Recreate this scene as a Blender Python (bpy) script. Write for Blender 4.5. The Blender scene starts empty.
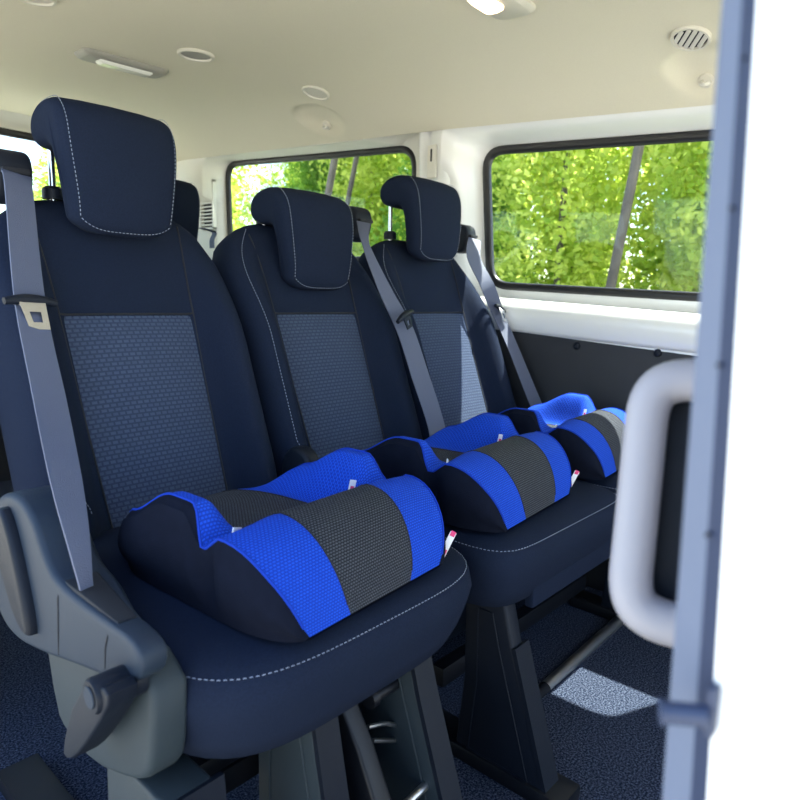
import bpy, bmesh, math, random
from mathutils import Vector, Matrix
C = bpy.context.scene.collection
PI = math.pi
R = math.radians
random.seed(7)

# ------------------------------------------------------------------ camera frame
FPX, ZC = 650.0, 0.82
_roll = R(1.5)
_hc = 310 + math.tan(_roll) * (400 - 985)
_perp = (400 - _hc) * math.cos(_roll)
_pitch = math.atan(_perp / FPX)
_yaw = math.atan(((985 - (400 + _perp * math.sin(_roll))) / math.cos(_roll)) / math.hypot(FPX, _perp))
_fh = Vector((math.cos(_yaw), math.sin(_yaw), 0)); _rh = Vector((math.sin(_yaw), -math.cos(_yaw), 0)); _up = Vector((0, 0, 1))
_fw = _fh * math.cos(_pitch) - _up * math.sin(_pitch)
_u0 = _up * math.cos(_pitch) + _fh * math.sin(_pitch)
_R = _rh * math.cos(_roll) + _u0 * math.sin(_roll)
_U = _u0 * math.cos(_roll) - _rh * math.sin(_roll)
CAM = Vector((0, 0, ZC))

def at(px, py, ax, val):
    """world point where the sight line through a photo pixel meets the plane x/y/z = val"""
    d = _fw + _R * ((px - 400) / FPX) + _U * ((400 - py) / FPX)
    k = 'xyz'.index(ax)
    return CAM + d * ((val - CAM[k]) / d[k])

cd = bpy.data.cameras.new('camera'); cam = bpy.data.objects.new('camera', cd); C.objects.link(cam)
cd.sensor_width = 36; cd.lens = 36 * FPX / 800; cd.clip_start = 0.02; cd.clip_end = 300
cam.matrix_world = Matrix(((_R.x, _U.x, -_fw.x, 0), (_R.y, _U.y, -_fw.y, 0), (_R.z, _U.z, -_fw.z, ZC), (0, 0, 0, 1)))
cd.dof.use_dof = True; cd.dof.focus_distance = 1.15; cd.dof.aperture_fstop = 7.0
bpy.context.scene.camera = cam

# ------------------------------------------------------------------ materials
def newmat(name):
    m = bpy.data.materials.new(name); m.use_nodes = True
    nt = m.node_tree; b = nt.nodes['Principled BSDF']
    return m, nt, b

def mat(name, col, rough=.6, metal=0, spec=.5, bump=0, bscale=400, var=0, vscale=20, sheen=0, coat=0):
    m, nt, b = newmat(name)
    b.inputs['Base Color'].default_value = (*col, 1); b.inputs['Roughness'].default_value = rough
    b.inputs['Metallic'].default_value = metal; b.inputs['Specular IOR Level'].default_value = spec
    if coat: b.inputs['Coat Weight'].default_value = coat; b.inputs['Coat Roughness'].default_value = .15
    if sheen: b.inputs['Sheen Weight'].default_value = sheen; b.inputs['Sheen Roughness'].default_value = .5
    tc = nt.nodes.new('ShaderNodeTexCoord')
    if bump:
        n = nt.nodes.new('ShaderNodeTexNoise'); n.inputs['Scale'].default_value = bscale; n.inputs['Detail'].default_value = 3
        nt.links.new(tc.outputs['Object'], n.inputs['Vector'])
        bp = nt.nodes.new('ShaderNodeBump'); bp.inputs['Strength'].default_value = bump; bp.inputs['Distance'].default_value = .002
        nt.links.new(n.outputs['Fac'], bp.inputs['Height']); nt.links.new(bp.outputs['Normal'], b.inputs['Normal'])
    if var:
        n = nt.nodes.new('ShaderNodeTexNoise'); n.inputs['Scale'].default_value = vscale; n.inputs['Detail'].default_value = 4
        nt.links.new(tc.outputs['Object'], n.inputs['Vector'])
        r = nt.nodes.new('ShaderNodeMapRange'); r.inputs['From Min'].default_value = .3; r.inputs['From Max'].default_value = .7
        r.inputs['To Min'].default_value = 1 - var; r.inputs['To Max'].default_value = 1 + var
        nt.links.new(n.outputs['Fac'], r.inputs['Value'])
        mx = nt.nodes.new('ShaderNodeVectorMath'); mx.operation = 'SCALE'; mx.inputs[0].default_value = col
        nt.links.new(r.outputs[0], mx.inputs['Scale']); nt.links.new(mx.outputs[0], b.inputs['Base Color'])
    return m

def brickmat(name, c1, c2, mortar, bw, bh, msize, rough=.8, bump=.5, off=.5, sheen=.0):
    """woven cell pattern on the UV map (UV in metres)"""
    m, nt, b = newmat(name)
    b.inputs['Roughness'].default_value = rough; b.inputs['Sheen Weight'].default_value = sheen
    b.inputs['Specular IOR Level'].default_value = .12
    tc = nt.nodes.new('ShaderNodeTexCoord')
    t = nt.nodes.new('ShaderNodeTexBrick'); t.offset = off
    t.inputs['Color1'].default_value = (*c1, 1); t.inputs['Color2'].default_value = (*c2, 1); t.inputs['Mortar'].default_value = (*mortar, 1)
    t.inputs['Scale'].default_value = 1; t.inputs['Brick Width'].default_value = bw; t.inputs['Row Height'].default_value = bh
    t.inputs['Mortar Size'].default_value = msize; t.inputs['Mortar Smooth'].default_value = .6
    nt.links.new(tc.outputs['UV'], t.inputs['Vector']); nt.links.new(t.outputs['Color'], b.inputs['Base Color'])
    bp = nt.nodes.new('ShaderNodeBump'); bp.inputs['Strength'].default_value = bump; bp.inputs['Distance'].default_value = .0012; bp.invert = True
    nt.links.new(t.outputs['Fac'], bp.inputs['Height']); nt.links.new(bp.outputs['Normal'], b.inputs['Normal'])
    return m

M = {}
M['fabric'] = mat('seat_cloth', (.0105, .0160, .033), .9, bump=.35, bscale=900, var=.12, vscale=400, spec=.08)
M['panel'] = brickmat('patterned_seat_cloth', (.054, .074, .125), (.047, .065, .111), (.031, .044, .080), .0115, .0078, .0021)
M['stitch'] = mat('stitch_thread', (.22, .25, .32), .7)
M['seam'] = mat('seam_piping', (.007, .008, .012), .8)
M['plastic'] = mat('dark_trim_plastic', (.018, .028, .044), .5, bump=.25, bscale=1500, spec=.22)
M['plastic2'] = mat('black_trim_plastic', (.006, .009, .016), .5, bump=.15, bscale=1500, spec=.22)
M['olive'] = mat('grey_green_plastic', (.028, .038, .044), .5, bump=.2, bscale=1500, spec=.22)
M['chrome'] = mat('polished_steel', (.62, .63, .66), .25, metal=1)
M['steel'] = mat('brushed_steel', (.55, .54, .53), .38, metal=1)
M['blackmetal'] = mat('black_painted_metal', (.006, .007, .010), .45, spec=.25)
M['belt'] = mat('belt_webbing', (.085, .098, .15), .6, bump=.4, bscale=700, spec=.4)
M['dark'] = mat('booster_dark_cloth', (.0065, .0085, .017), .95, bump=.3, bscale=700, spec=.05, var=.1, vscale=60)
M['blue'] = brickmat('blue_air_mesh', (.014, .085, .62), (.018, .098, .68), (.008, .04, .36), .0052, .0036, .0011, bump=.6, rough=.85)
M['grey'] = brickmat('grey_air_mesh', (.085, .092, .110), (.070, .077, .095), (.014, .016, .022), .0050, .0036, .0011, bump=.6, rough=.8)
M['white'] = mat('white_label_cloth', (.85, .85, .85), .7)
M['pink'] = mat('pink_label_print', (.75, .05, .18), .7)
M['paint'] = mat('white_body_paint', (.80, .80, .77), .3, coat=.5, bump=.03, bscale=6)
M['cream'] = mat('cream_trim', (.72, .70, .62), .5, bump=.1, bscale=900)
M['liner'] = mat('headliner_cloth', (.68, .64, .50), .95, bump=.45, bscale=700, var=.03, vscale=500)
M['linerplastic'] = mat('headliner_plastic', (.62, .59, .50), .5)
M['lens'] = mat('lamp_lens', (.74, .74, .68), .25, spec=.6)
M['vent'] = mat('vent_grey', (.30, .29, .25), .5)
M['rubber'] = mat('black_rubber', (.010, .010, .011), .4)
M['wallpanel'] = mat('dark_side_panel', (.018, .019, .023), .55, bump=.3, bscale=500)
M['alu'] = mat('grey_door_seal', (.12, .145, .21), .5, bump=.1, bscale=200)
M['aludark'] = mat('blue_grey_door_seal', (.022, .034, .075), .5)
M['handle'] = mat('light_grey_handle_plastic', (.32, .31, .34), .45)
M['wood'] = mat('weathered_pole_wood', (.13, .105, .085), .9, bump=.6, bscale=30, var=.2, vscale=12)
M['ground'] = mat('pale_gravel', (.46, .44, .37), .95, bump=.5, bscale=40, var=.2, vscale=8)
M['board'] = mat('pale_board', (.42, .40, .37), .6)

def carpetmat():
    m, nt, b = newmat('blue_black_carpet')
    b.inputs['Roughness'].default_value = .95; b.inputs['Specular IOR Level'].default_value = .1
    tc = nt.nodes.new('ShaderNodeTexCoord')
    n = nt.nodes.new('ShaderNodeTexNoise'); n.inputs['Scale'].default_value = 270; n.inputs['Detail'].default_value = 4; n.inputs['Roughness'].default_value = .7
    nt.links.new(tc.outputs['Object'], n.inputs['Vector'])
    cr = nt.nodes.new('ShaderNodeValToRGB'); e = cr.color_ramp.elements
    e[0].position = .44; e[0].color = (.006, .011, .028, 1); e[1].position = .68; e[1].color = (.125, .150, .215, 1)
    nt.links.new(n.outputs['Fac'], cr.inputs['Fac']); nt.links.new(cr.outputs['Color'], b.inputs['Base Color'])
    bp = nt.nodes.new('ShaderNodeBump'); bp.inputs['Strength'].default_value = .9; bp.inputs['Distance'].default_value = .004
    nt.links.new(n.outputs['Fac'], bp.inputs['Height']); nt.links.new(bp.outputs['Normal'], b.inputs['Normal'])
    return m
M['carpet'] = carpetmat()

def glassmat():
    m = bpy.data.materials.new('window_glass'); m.use_nodes = True; nt = m.node_tree
    for n in list(nt.nodes): nt.nodes.remove(n)
    o = nt.nodes.new('ShaderNodeOutputMaterial'); mx = nt.nodes.new('ShaderNodeMixShader')
    t = nt.nodes.new('ShaderNodeBsdfTransparent'); t.inputs['Color'].default_value = (.93, .97, .95, 1)
    g = nt.nodes.new('ShaderNodeBsdfGlossy'); g.inputs['Roughness'].default_value = .02
    lw = nt.nodes.new('ShaderNodeLayerWeight'); lw.inputs['Blend'].default_value = .5
    pw_ = nt.nodes.new('ShaderNodeMath'); pw_.operation = 'POWER'; pw_.inputs[1].default_value = 5
    f = nt.nodes.new('ShaderNodeMath'); f.operation = 'MULTIPLY_ADD'; f.inputs[1].default_value = .12; f.inputs[2].default_value = .012
    nt.links.new(lw.outputs['Facing'], pw_.inputs[0]); nt.links.new(pw_.outputs[0], f.inputs[0])
    nt.links.new(f.outputs[0], mx.inputs[0]); nt.links.new(t.outputs[0], mx.inputs[1]); nt.links.new(g.outputs[0], mx.inputs[2])
    nt.links.new(mx.outputs[0], o.inputs['Surface'])
    return m
M['glass'] = glassmat()

def leafmat(name, c1, c2):
    m = bpy.data.materials.new(name); m.use_nodes = True; nt = m.node_tree
    for n in list(nt.nodes): nt.nodes.remove(n)
    o = nt.nodes.new('ShaderNodeOutputMaterial'); mx = nt.nodes.new('ShaderNodeMixShader'); mx.inputs[0].default_value = .55
    d = nt.nodes.new('ShaderNodeBsdfDiffuse'); t = nt.nodes.new('ShaderNodeBsdfTranslucent')
    tc = nt.nodes.new('ShaderNodeTexCoord'); n = nt.nodes.new('ShaderNodeTexNoise'); n.inputs['Scale'].default_value = 4
    nt.links.new(tc.outputs['Object'], n.inputs['Vector'])
    cr = nt.nodes.new('ShaderNodeValToRGB'); e = cr.color_ramp.elements
    e[0].position = .35; e[0].color = (*c1, 1); e[1].position = .65; e[1].color = (*c2, 1)
    nt.links.new(n.outputs['Fac'], cr.inputs['Fac'])
    for s in (d, t): nt.links.new(cr.outputs['Color'], s.inputs['Color'])
    nt.links.new(d.outputs[0], mx.inputs[1]); nt.links.new(t.outputs[0], mx.inputs[2]); nt.links.new(mx.outputs[0], o.inputs['Surface'])
    return m
M['leaf'] = leafmat('hop_leaf', (.36, .50, .07), (.80, .84, .20))
M['leafdark'] = leafmat('dark_leaf', (.13, .28, .04), (.32, .50, .08))

# ------------------------------------------------------------------ helpers
def link(name, me, m, parent=None, smooth=True):
    if smooth:
        for p in me.polygons: p.use_smooth = True
    if m: me.materials.append(M[m])
    o = bpy.data.objects.new(name, me); C.objects.link(o)
    if parent: o.parent = parent
    return o

def obj(name, bm, m, parent=None, smooth=True, sharp=35):
    bmesh.ops.recalc_face_normals(bm, faces=bm.faces[:])
    me = bpy.data.meshes.new(name); bm.to_mesh(me); bm.free()
    o = link(name, me, m, parent, smooth)
    if smooth: me.set_sharp_from_angle(angle=R(sharp))
    return o

def empty(name, loc=(0, 0, 0)):
    o = bpy.data.objects.new(name, None); C.objects.link(o); o.location = loc; o.empty_display_size = .05
    return o

def tag(o, label, cat, group=None, kind=None):
    o['label'] = label; o['category'] = cat
    if group: o['group'] = group
    if kind: o['kind'] = kind
    return o

def struct(o): o['kind'] = 'structure'; return o

def localise(root):
    """children are built in world space; shift them so the root sits at its own base"""
    inv = Matrix.Translation(-root.location)
    for ch in root.children:
        if ch.type == 'MESH': ch.data.transform(inv)
        for g in ch.children:
            if g.type == 'MESH': g.data.transform(inv)

def copy_tree(o, parent=None):
    c = o.copy(); C.objects.link(c); c.parent = parent
    for ch in o.children: copy_tree(ch, c)
    return c

def box(bm, lo, hi, bev=0, seg=2):
    g = bmesh.ops.create_cube(bm, size=1)
    c = [(lo[i] + hi[i]) / 2 for i in range(3)]; s = [abs(hi[i] - lo[i]) for i in range(3)]
    for v in g['verts']: v.co = Vector((v.co.x * s[0] + c[0], v.co.y * s[1] + c[1], v.co.z * s[2] + c[2]))
    if bev:
        es = {e for v in g['verts'] for e in v.link_edges}
        bmesh.ops.bevel(bm, geom=list(es), offset=bev, segments=seg, profile=.6, affect='EDGES')

def tube(bm, pts, r, n=12, cap=True, flat=1.0):
    pts = [Vector(p) for p in pts]; rings = []
    prev = None
    for i, p in enumerate(pts):
        d = (pts[min(i + 1, len(pts) - 1)] - pts[max(i - 1, 0)]).normalized()
        a = prev if prev else (Vector((0, 0, 1)) if abs(d.z) < .9 else Vector((0, 1, 0)))
        a = (a - d * a.dot(d)).normalized(); prev = a; b = d.cross(a)
        rr = r[i] if isinstance(r, (list, tuple)) else r
        rings.append([bm.verts.new(p + a * rr * math.cos(2 * PI * k / n) + b * rr * flat * math.sin(2 * PI * k / n)) for k in range(n)])
    for A, B in zip(rings, rings[1:]):
        for k in range(n): bm.faces.new((A[k], A[(k + 1) % n], B[(k + 1) % n], B[k]))
    if cap: bm.faces.new(rings[0]); bm.faces.new(rings[-1][::-1])

def loft(bm, rings, cap=True, close=True):
    vr = [[bm.verts.new(p) for p in r] for r in rings]
    n = len(vr[0])
    for A, B in zip(vr, vr[1:]):
        for k in range(n if close else n - 1): bm.faces.new((A[k], A[(k + 1) % n], B[(k + 1) % n], B[k]))
    if cap: bm.faces.new(vr[0]); bm.faces.new(vr[-1][::-1])
    return vr

def grid(name, P, nu, nv, m, parent=None, UV=None, sharp=60):
    me = bpy.data.meshes.new(name)
    vs = [P(i / nu, j / nv) for j in range(nv + 1) for i in range(nu + 1)]
    fs = [(j * (nu + 1) + i, j * (nu + 1) + i + 1, (j + 1) * (nu + 1) + i + 1, (j + 1) * (nu + 1) + i) for j in range(nv) for i in range(nu)]
    me.from_pydata(vs, [], fs)
    if UV:
        uvl = me.uv_layers.new(name='UVMap')
        for l in me.loops:
            k = l.vertex_index; uvl.data[l.index].uv = UV((k % (nu + 1)) / nu, (k // (nu + 1)) / nv)
    return link(name, me, m, parent)

def offset_poly(P, d):
    """inset (d>0) a 2-D polygon along its normals"""
    n = len(P); A = sum(P[i][0] * P[(i + 1) % n][1] - P[(i + 1) % n][0] * P[i][1] for i in range(n))
    s = 1 if A > 0 else -1; out = []
    for i in range(n):
        a, b, c = P[i - 1], P[i], P[(i + 1) % n]
        e1 = Vector((b[0] - a[0], b[1] - a[1])).normalized(); e2 = Vector((c[0] - b[0], c[1] - b[1])).normalized()
        n1 = Vector((-e1.y, e1.x)) * s; n2 = Vector((-e2.y, e2.x)) * s
        nn = n1 + n2
        if nn.length < 1e-6: nn = n1
        nn.normalize(); k = max(.5, nn.dot(n1)); out.append((b[0] + nn.x * d / k, b[1] + nn.y * d / k))
    return out

def smooth_poly(P, it=2):
    for _ in range(it):
        Q = []
        for i in range(len(P)):
            a, b = P[i], P[(i + 1) % len(P)]
            Q.append((a[0] * .75 + b[0] * .25, a[1] * .75 + b[1] * .25)); Q.append((a[0] * .25 + b[0] * .75, a[1] * .25 + b[1] * .75))
        P = Q
    return P

def slab(bm, P, x0, x1, r=.006, put=None, seg=3, wf=None):
    """2-D polygon (y,z) extruded from x0 to x1 with rounded edges"""
    put = put or (lambda x, p: Vector((x, p[0], p[1])))
    secs = []
    for k in range(seg + 1):
        a = PI / 2 * k / seg; secs.append((x0 + r * (1 - math.sin(a)), r * (1 - math.cos(a)) if False else r * (1 - math.sin(a))))
    secs = [(x0 + r * (1 - math.cos(PI / 2 * k / seg)), r * (1 - math.sin(PI / 2 * k / seg))) for k in range(seg + 1)]
    secs += [(x1 - r * (1 - math.cos(PI / 2 * k / seg)), r * (1 - math.sin(PI / 2 * k / seg))) for k in range(seg, -1, -1)]
    rings = []
    for x, ins in secs:
        Q = offset_poly(P, ins) if ins > 1e-6 else P
        rings.append([put(wf(x, p) if wf else x, p) for p in Q])
    loft(bm, rings)

def dashes(bm, pts, nrm, L=.0036, gap=.0030, w=.00065):
    """little thread stitches along a polyline"""
    acc = 0; on = True; start = Vector(pts[0])
    res = []
    seglist = [(Vector(a), Vector(b)) for a, b in zip(pts, pts[1:])]
    step = L + gap; pos = 0.0; tot = sum((b - a).length for a, b in seglist)
    def P(s):
        for a, b in seglist:
            l = (b - a).length
            if s <= l: return a.lerp(b, s / l if l else 0)
            s -= l
        return seglist[-1][1]
    while pos + L < tot:
        a, b = P(pos), P(pos + L)
        tube(bm, [a, (a + b) / 2 + Vector(nrm) * .0004, b], w, n=5)
        pos += step

def ribbon(bm, pts, wdir, w, th=.0014):
    """flat band with thickness; wdir: width direction per point or a single one"""
    pts = [Vector(p) for p in pts]; rings = []
    for i, p in enumerate(pts):
        d = (pts[min(i + 1, len(pts) - 1)] - pts[max(i - 1, 0)]).normalized()
        wd = Vector(wdir[i] if isinstance(wdir, list) else wdir); wd = (wd - d * wd.dot(d)).normalized()
        nn = d.cross(wd); ww = (w[i] if isinstance(w, list) else w) / 2
        rings.append([p + wd * ww + nn * th, p - wd * ww + nn * th, p - wd * ww - nn * th, p + wd * ww - nn * th])
    loft(bm, rings)

def resample(pts, n):
    """smooth Catmull-Rom through control points"""
    P = [Vector(p) for p in pts]; out = []
    for i in range(len(P) - 1):
        p0, p1, p2, p3 = P[max(i - 1, 0)], P[i], P[i + 1], P[min(i + 2, len(P) - 1)]
        for k in range(n):
            t = k / n
            out.append(.5 * ((2 * p1) + (p2 - p0) * t + (2 * p0 - 5 * p1 + 4 * p2 - p3) * t * t + (3 * p1 - p0 - 3 * p2 + p3) * t ** 3))
    out.append(P[-1]); return out

def sstep(a, b, x):
    t = max(0, min(1, (x - a) / (b - a))); return t * t * (3 - 2 * t)

# ------------------------------------------------------------------ the seat
EH = Vector((0, .363, .932)); EN = Vector((0, -.932, .363))
HL, HW = .625, .217                              # backrest length and half width
def bw(h):
    w = HW - .012 * sstep(.1, -.06, h)
    if h > .42: w = HW * max(.02, (1 - ((h - .42) / (HL + .002 - .42)) ** 3.0)) ** (1 / 2.8)
    return w
def bthick(h):
    t = .055
    if h > HL - .06: t *= max(.05, 1 - ((h - (HL - .06)) / .0605) ** 2) ** .5
    return t
def bfront(u, h):
    """height of the front cloth over the recline plane (u across, h up)"""
    w = bw(h); q = min(1, abs(u) / w)
    rise = (sstep(.112, .170, abs(u)) * .060 + sstep(.16, .2, abs(u)) * .010) * (1 - sstep(.33, .60, h)) * sstep(-.1, .0, h)
    rise += .010 * (1 - (abs(u) / .12) ** 2) * sstep(.42, .34, h) if abs(u) < .12 else 0
    T = bthick(h)
    return -.045 + (.045 * T / .055 + rise) * (1 - q ** 8) ** (1 / 2.4)
def bpoint(cx, u, h, eps=0):
    return Vector((cx + u, .985, .40)) + EH * h + EN * (bfront(u, h) + eps)

def backrest(cx, root):
    bm = bmesh.new(); rings = []
    hs = [-.09 + .035 * k for k in range(18)] + [HL - .06 + .0605 * math.sin(PI / 2 * k / 7) for k in range(8)]
    hs = sorted(set(round(h, 4) for h in hs))
    for h in hs:
        w = bw(h); T = bthick(h); ring = []
        N = 46
        for k in range(N + 1):
            u = w * math.sin(PI / 2 * (2 * k / N - 1)); ring.append(bpoint(cx, u, h))
        for k in range(1, 14):
            a = PI * k / 14; u = w * math.cos(a) ** 1 if False else w * math.cos(a)
            uu = w * (1 if u > 0 else -1) * abs(math.cos(a)) ** .5
            ring.append(Vector((cx + uu, .985, .40)) + EH * h + EN * (-.045 - T * math.sin(a) ** .5))
        rings.append(ring)
    loft(bm, rings)
    b = obj('backrest', bm, 'fabric', root, sharp=80)
    # patterned centre panel, slightly wider at its top
    def pw(v): return .105 + .016 * v
    def PP(s, v):
        h = -.03 + v * .43; u = (2 * s - 1) * pw(v)
        e = .0018 * (1 - max(abs(2 * s - 1), abs(2 * v - 1)) ** 12) - .0002
        return bpoint(cx, u, h, e)
    grid('backrest_panel', PP, 30, 44, 'panel', root, UV=lambda s, v: ((2 * s - 1) * .118, v * .43))
    # seams round the panel and up to the head restraint
    bm = bmesh.new()
    for sg in (-1, 1):
        pts = [bpoint(cx, sg * (pw(v / 20) + .0006), -.03 + .43 * v / 20, .0006) for v in range(21)]
        pts += [bpoint(cx, sg * (.1216 + .012 * (k / 10) ** 1.5), .40 + .018 * k, .0005) for k in range(1, 11)]
        tube(bm, pts, .0016, n=6); obj('seam', bm, 'seam', b); bm = bmesh.new()
    tube(bm, [bpoint(cx, -.121 + .242 * k / 20, .4005, .0006) for k in range(21)], .0018, n=6)
    obj('seam', bm, 'seam', b)
    bm = bmesh.new()
    for sg in (-1,):
        pts = [bpoint(cx, sg * .182, .12 + .30 * k / 30, .0006) for k in range(31)]
        pts += [bpoint(cx, sg * (.182 - .05 * (k / 12) ** 3), .42 + .175 * k / 12, .0006) for k in range(1, 13)]
        pts = [bpoint(cx, sg * (.150 + .032 * sstep(0, 1, k / 6)), .07 + .05 * k / 6, .0006) for k in range(6)] + pts
        dashes(bm, pts, EN)
        obj('stitching', bm, 'stitch', b); bm = bmesh.new()
    bm.free()
    return b

HEADP = [(1.130, .912), (1.121, .932), (1.117, .97), (1.117, 1.03), (1.124, 1.085), (1.142, 1.113), (1.175, 1.127), (1.222, 1.126),
         (1.254, 1.108), (1.262, 1.078), (1.250, 1.054), (1.222, 1.047), (1.190, 1.049), (1.176, 1.035), (1.172, .995), (1.172, .94), (1.160, .915), (1.145, .908)]
def headrest(cx, dz, root, rods=True):
    P = smooth_poly([(y, z + dz) for y, z in HEADP], 2)
    bm = bmesh.new()
    def hw(z): return (.060 + .030 * sstep(.895, .935, z - dz) + .014 * sstep(.92, 1.08, z - dz)) / .1
    secs = []
    r = .022
    for k in range(6): a = PI / 2 * k / 5; secs.append((-.1 + r * (1 - math.cos(a)), r * (1 - math.sin(a)) * .95))
    mids = [(-.05, -.002), (0, -.003), (.05, -.002)]
    S = secs + mids + [(-x, i) for x, i in reversed(secs)]
    rings = []
    for x, ins in S:
        Q = offset_poly(P, ins)
        rings.append([Vector((cx + x * hw(q[1]), q[0] - .006 * (1 - (x / .1) ** 2) * (1 if q[0] < 1.15 else 0), q[1])) for q in Q])
    loft(bm, rings)
    h = obj('headrest', bm, 'fabric', root, sharp=80)
    bm = bmesh.new()
    # seam thread round the front pad: follows the left and right front edges and the bottom
    front = [(1.262, 1.09), (1.25, 1.114), (1.222, 1.1265), (1.175, 1.1275), (1.143, 1.114), (1.125, 1.086), (1.1165, 1.03), (1.1165, .97), (1.120, .93)]
    PO = offset_poly(P, -.0003)
    def snap(y, z): return min(PO, key=lambda q: (q[0] - y) ** 2 + (q[1] - z - dz) ** 2)
    front = [snap(y, z) for y, z in front]
    for sg in (-1, 1):
        pts = [Vector((cx + sg * .0885 * hw(z), y - .0004, z)) for y, z in front]
        dashes(bm, resample(pts, 5), (0, -1, 0), w=.00065); obj('stitching', bm, 'stitch', h); bm = bmesh.new()
    bot = [Vector((cx + .0885 * hw(.93 + dz) * c, 1.119 + .002 * (1 - abs(c)), .93 + dz - .018 * (1 - abs(c) ** 4))) for c in [k / 10 - 1 for k in range(21)]]
    dashes(bm, bot, (0, -1, 0), w=.00065)
    obj('stitching', bm, 'stitch', h)
    for sg in (-1, 1):
        bm = bmesh.new()
        tube(bm, [(cx + sg * .078, 1.232, .95), (cx + sg * .078, 1.232, 1.05 + dz + .03)], .0058, n=14)
        obj('headrest_post', bm, 'chrome', h)
        bm = bmesh.new()
        zt = .980
        tube(bm, [(cx + sg * .078, 1.232, zt - .012), (cx + sg * .078, 1.232, zt + .004), (cx + sg * .078, 1.232, zt + .009)], [.017, .017, .012], n=20)
        obj('post_guide', bm, 'plastic2', h)
    return h

def cushion(x0, x1, root, y0=.497, y1=1.02, wave=0, ex=4.2):
    cx, hw = (x0 + x1) / 2, (x1 - x0) / 2; cy, hy = (y0 + y1) / 2, (y1 - y0) / 2
    def ring(ins, z, zfront=None, e=ex, N=88):
        out = []
        for k in range(N):
            a = 2 * PI * k / N; c, s = math.cos(a), math.sin(a)
            d = (abs(c) ** e + abs(s) ** e) ** (-1 / e)
            x, y = (hw - ins) * c * d, (hy - ins) * s * d
            f = sstep(.1, -1, y / hy) if y < 0 else 0
            zz = z + ((zfront - z) * f if zfront is not None else 0)
            if wave and z < .4: zz += wave * math.cos(x / hw * PI * .9) * .5
            out.append(Vector((cx + x, cy + y, zz)))
        return out
    bm = bmesh.new()
    R_ = [ring(.050, .30, .322), ring(.036, .298, .312), ring(.022, .305, .318), ring(.010, .33, .345), ring(.001, .36, .375), ring(-.003, .39, .395), ring(.001, .418, .415), ring(.006, .428, .4235),
          ring(.014, .436, .430), ring(.030, .443, .436), ring(.055, .447, .440), ring(.10, .449, .444), ring(.16, .446, .446), ring(.20, .444, .446)]
    loft(bm, R_)
    c = obj('cushion', bm, 'fabric', root, sharp=80)
    bm = bmesh.new()
    pts = [p + Vector((0, 0, .0008)) for p in ring(.0045, .4262, .4218)]
    sel = [p for p in pts if p.y < cy + .02]
    sel.sort(key=lambda p: math.atan2(p.y - cy, p.x - cx) if True else 0)
    dashes(bm, sel, (0, 0, 1))
    obj('stitching', bm, 'stitch', c)
    return c

def leg(root, P, x0, x1, m='olive', recess=True):
    bm = bmesh.new(); slab(bm, P, x0, x1, .006)
    l = obj('leg', bm, m, root)
    bm = bmesh.new()                                   # darker front flange
    ys = sorted(P)[0][0]
    fr = [p for p in P if p[0] < (min(q[0] for q in P) + max(q[0] for q in P)) / 2]
    fr.sort(key=lambda p: -p[1])
    pts = [Vector(((x0 + x1) / 2 + .004, p[0] - .002, p[1])) for p in fr]
    ribbon(bm, pts, (1, 0, 0), (x1 - x0) + .010, .004)
    obj('leg_flange', bm, 'plastic2', l)
    if recess:
        Q = offset_poly(P, .028)
        bm = bmesh.new()
        ring = [Vector((x0 - .0006, q[0], q[1])) for q in Q]
        ring.append(ring[0]); tube(bm, [a_.lerp(b_, k_ / 6) for a_, b_ in zip(ring, ring[1:]) for k_ in range(6)] + [ring[-1]], .0018, n=6, cap=False)
        obj('leg_rib', bm, m, l)
    return l

def belt_guide(cx, root, w=.05):
    g = bmesh.new()
    P = smooth_poly([(1.185, .975), (1.180, 1.010), (1.195, 1.034), (1.235, 1.036), (1.252, 1.0), (1.25, .95), (1.20, .95)], 2)
    slab(g, P, cx - w / 2, cx + w / 2, .008)
    o = obj('belt_guide', g, 'plastic2', root)
    g = bmesh.new(); box(g, (cx - w / 2 + .006, 1.172, .994), (cx + w / 2 - .008, 1.186, 1.003), .003)
    obj('guide_slot', g, 'seam', o)
    return o

CX = [.55, .985, 1.42]
# seat 1 : nearest, with side cover, recliner lever
s1 = empty('vehicle_seat', (CX[0], .76, 0))
tag(s1, 'dark navy cloth seat nearest the open door, raised headrest and grey plastic side cover', 'seat')
backrest(CX[0], s1); headrest(.548, 0, s1); cushion(.298, .815, s1)
belt_guide(.396, s1, .055)
# grey plastic side cover
SP = smooth_poly([(.545, .492), (.548, .452), (.60, .430), (.70, .405), (.80, .378), (.90, .358), (.96, .375), (.985, .43), (.975, .50), (.93, .55), (.86, .568), (.805, .552), (.775, .510), (.74, .488), (.64, .487)], 2)
bm = bmesh.new(); slab(bm, SP, .262, .322, .009, seg=4, wf=lambda x, p: .262 + (x - .262) * (.50 + .50 * sstep(.58, .74, p[0])))
sc = obj('side_cover', bm, 'plastic', s1, sharp=80)
bm = bmesh.new()
slab(bm, [(.605, .482), (.738, .482), (.738, .4915), (.605, .4905)], .269, .302, .002, wf=lambda x, p: .269 + (x - .269) * (.6 + .55 * sstep(.60, .74, p[0])))
obj('buckle_pocket', bm, 'seam', sc)
bm = bmesh.new()
for yy in (.735, .612):
    zz = [z for z in (.395 if yy > .7 else .430,)][0]
    tube(bm, [(.2625, yy + .012, zz + .005), (.2618, yy + .008, zz + .03), (.2618, yy + .002, .474), (.2655, yy, .4865)], .0011, n=6)
    obj('cover_joint', bm, 'seam', sc); bm = bmesh.new()
bm.free()
PP_ = smooth_poly([(.90, .545), (.86, .545), (.80, .405), (.825, .398), (.865, .42), (.915, .50)], 2)
bm = bmesh.new(); slab(bm, PP_, .249, .268, .006)
obj('armrest_pad', bm, 'plastic2', sc)
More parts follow.
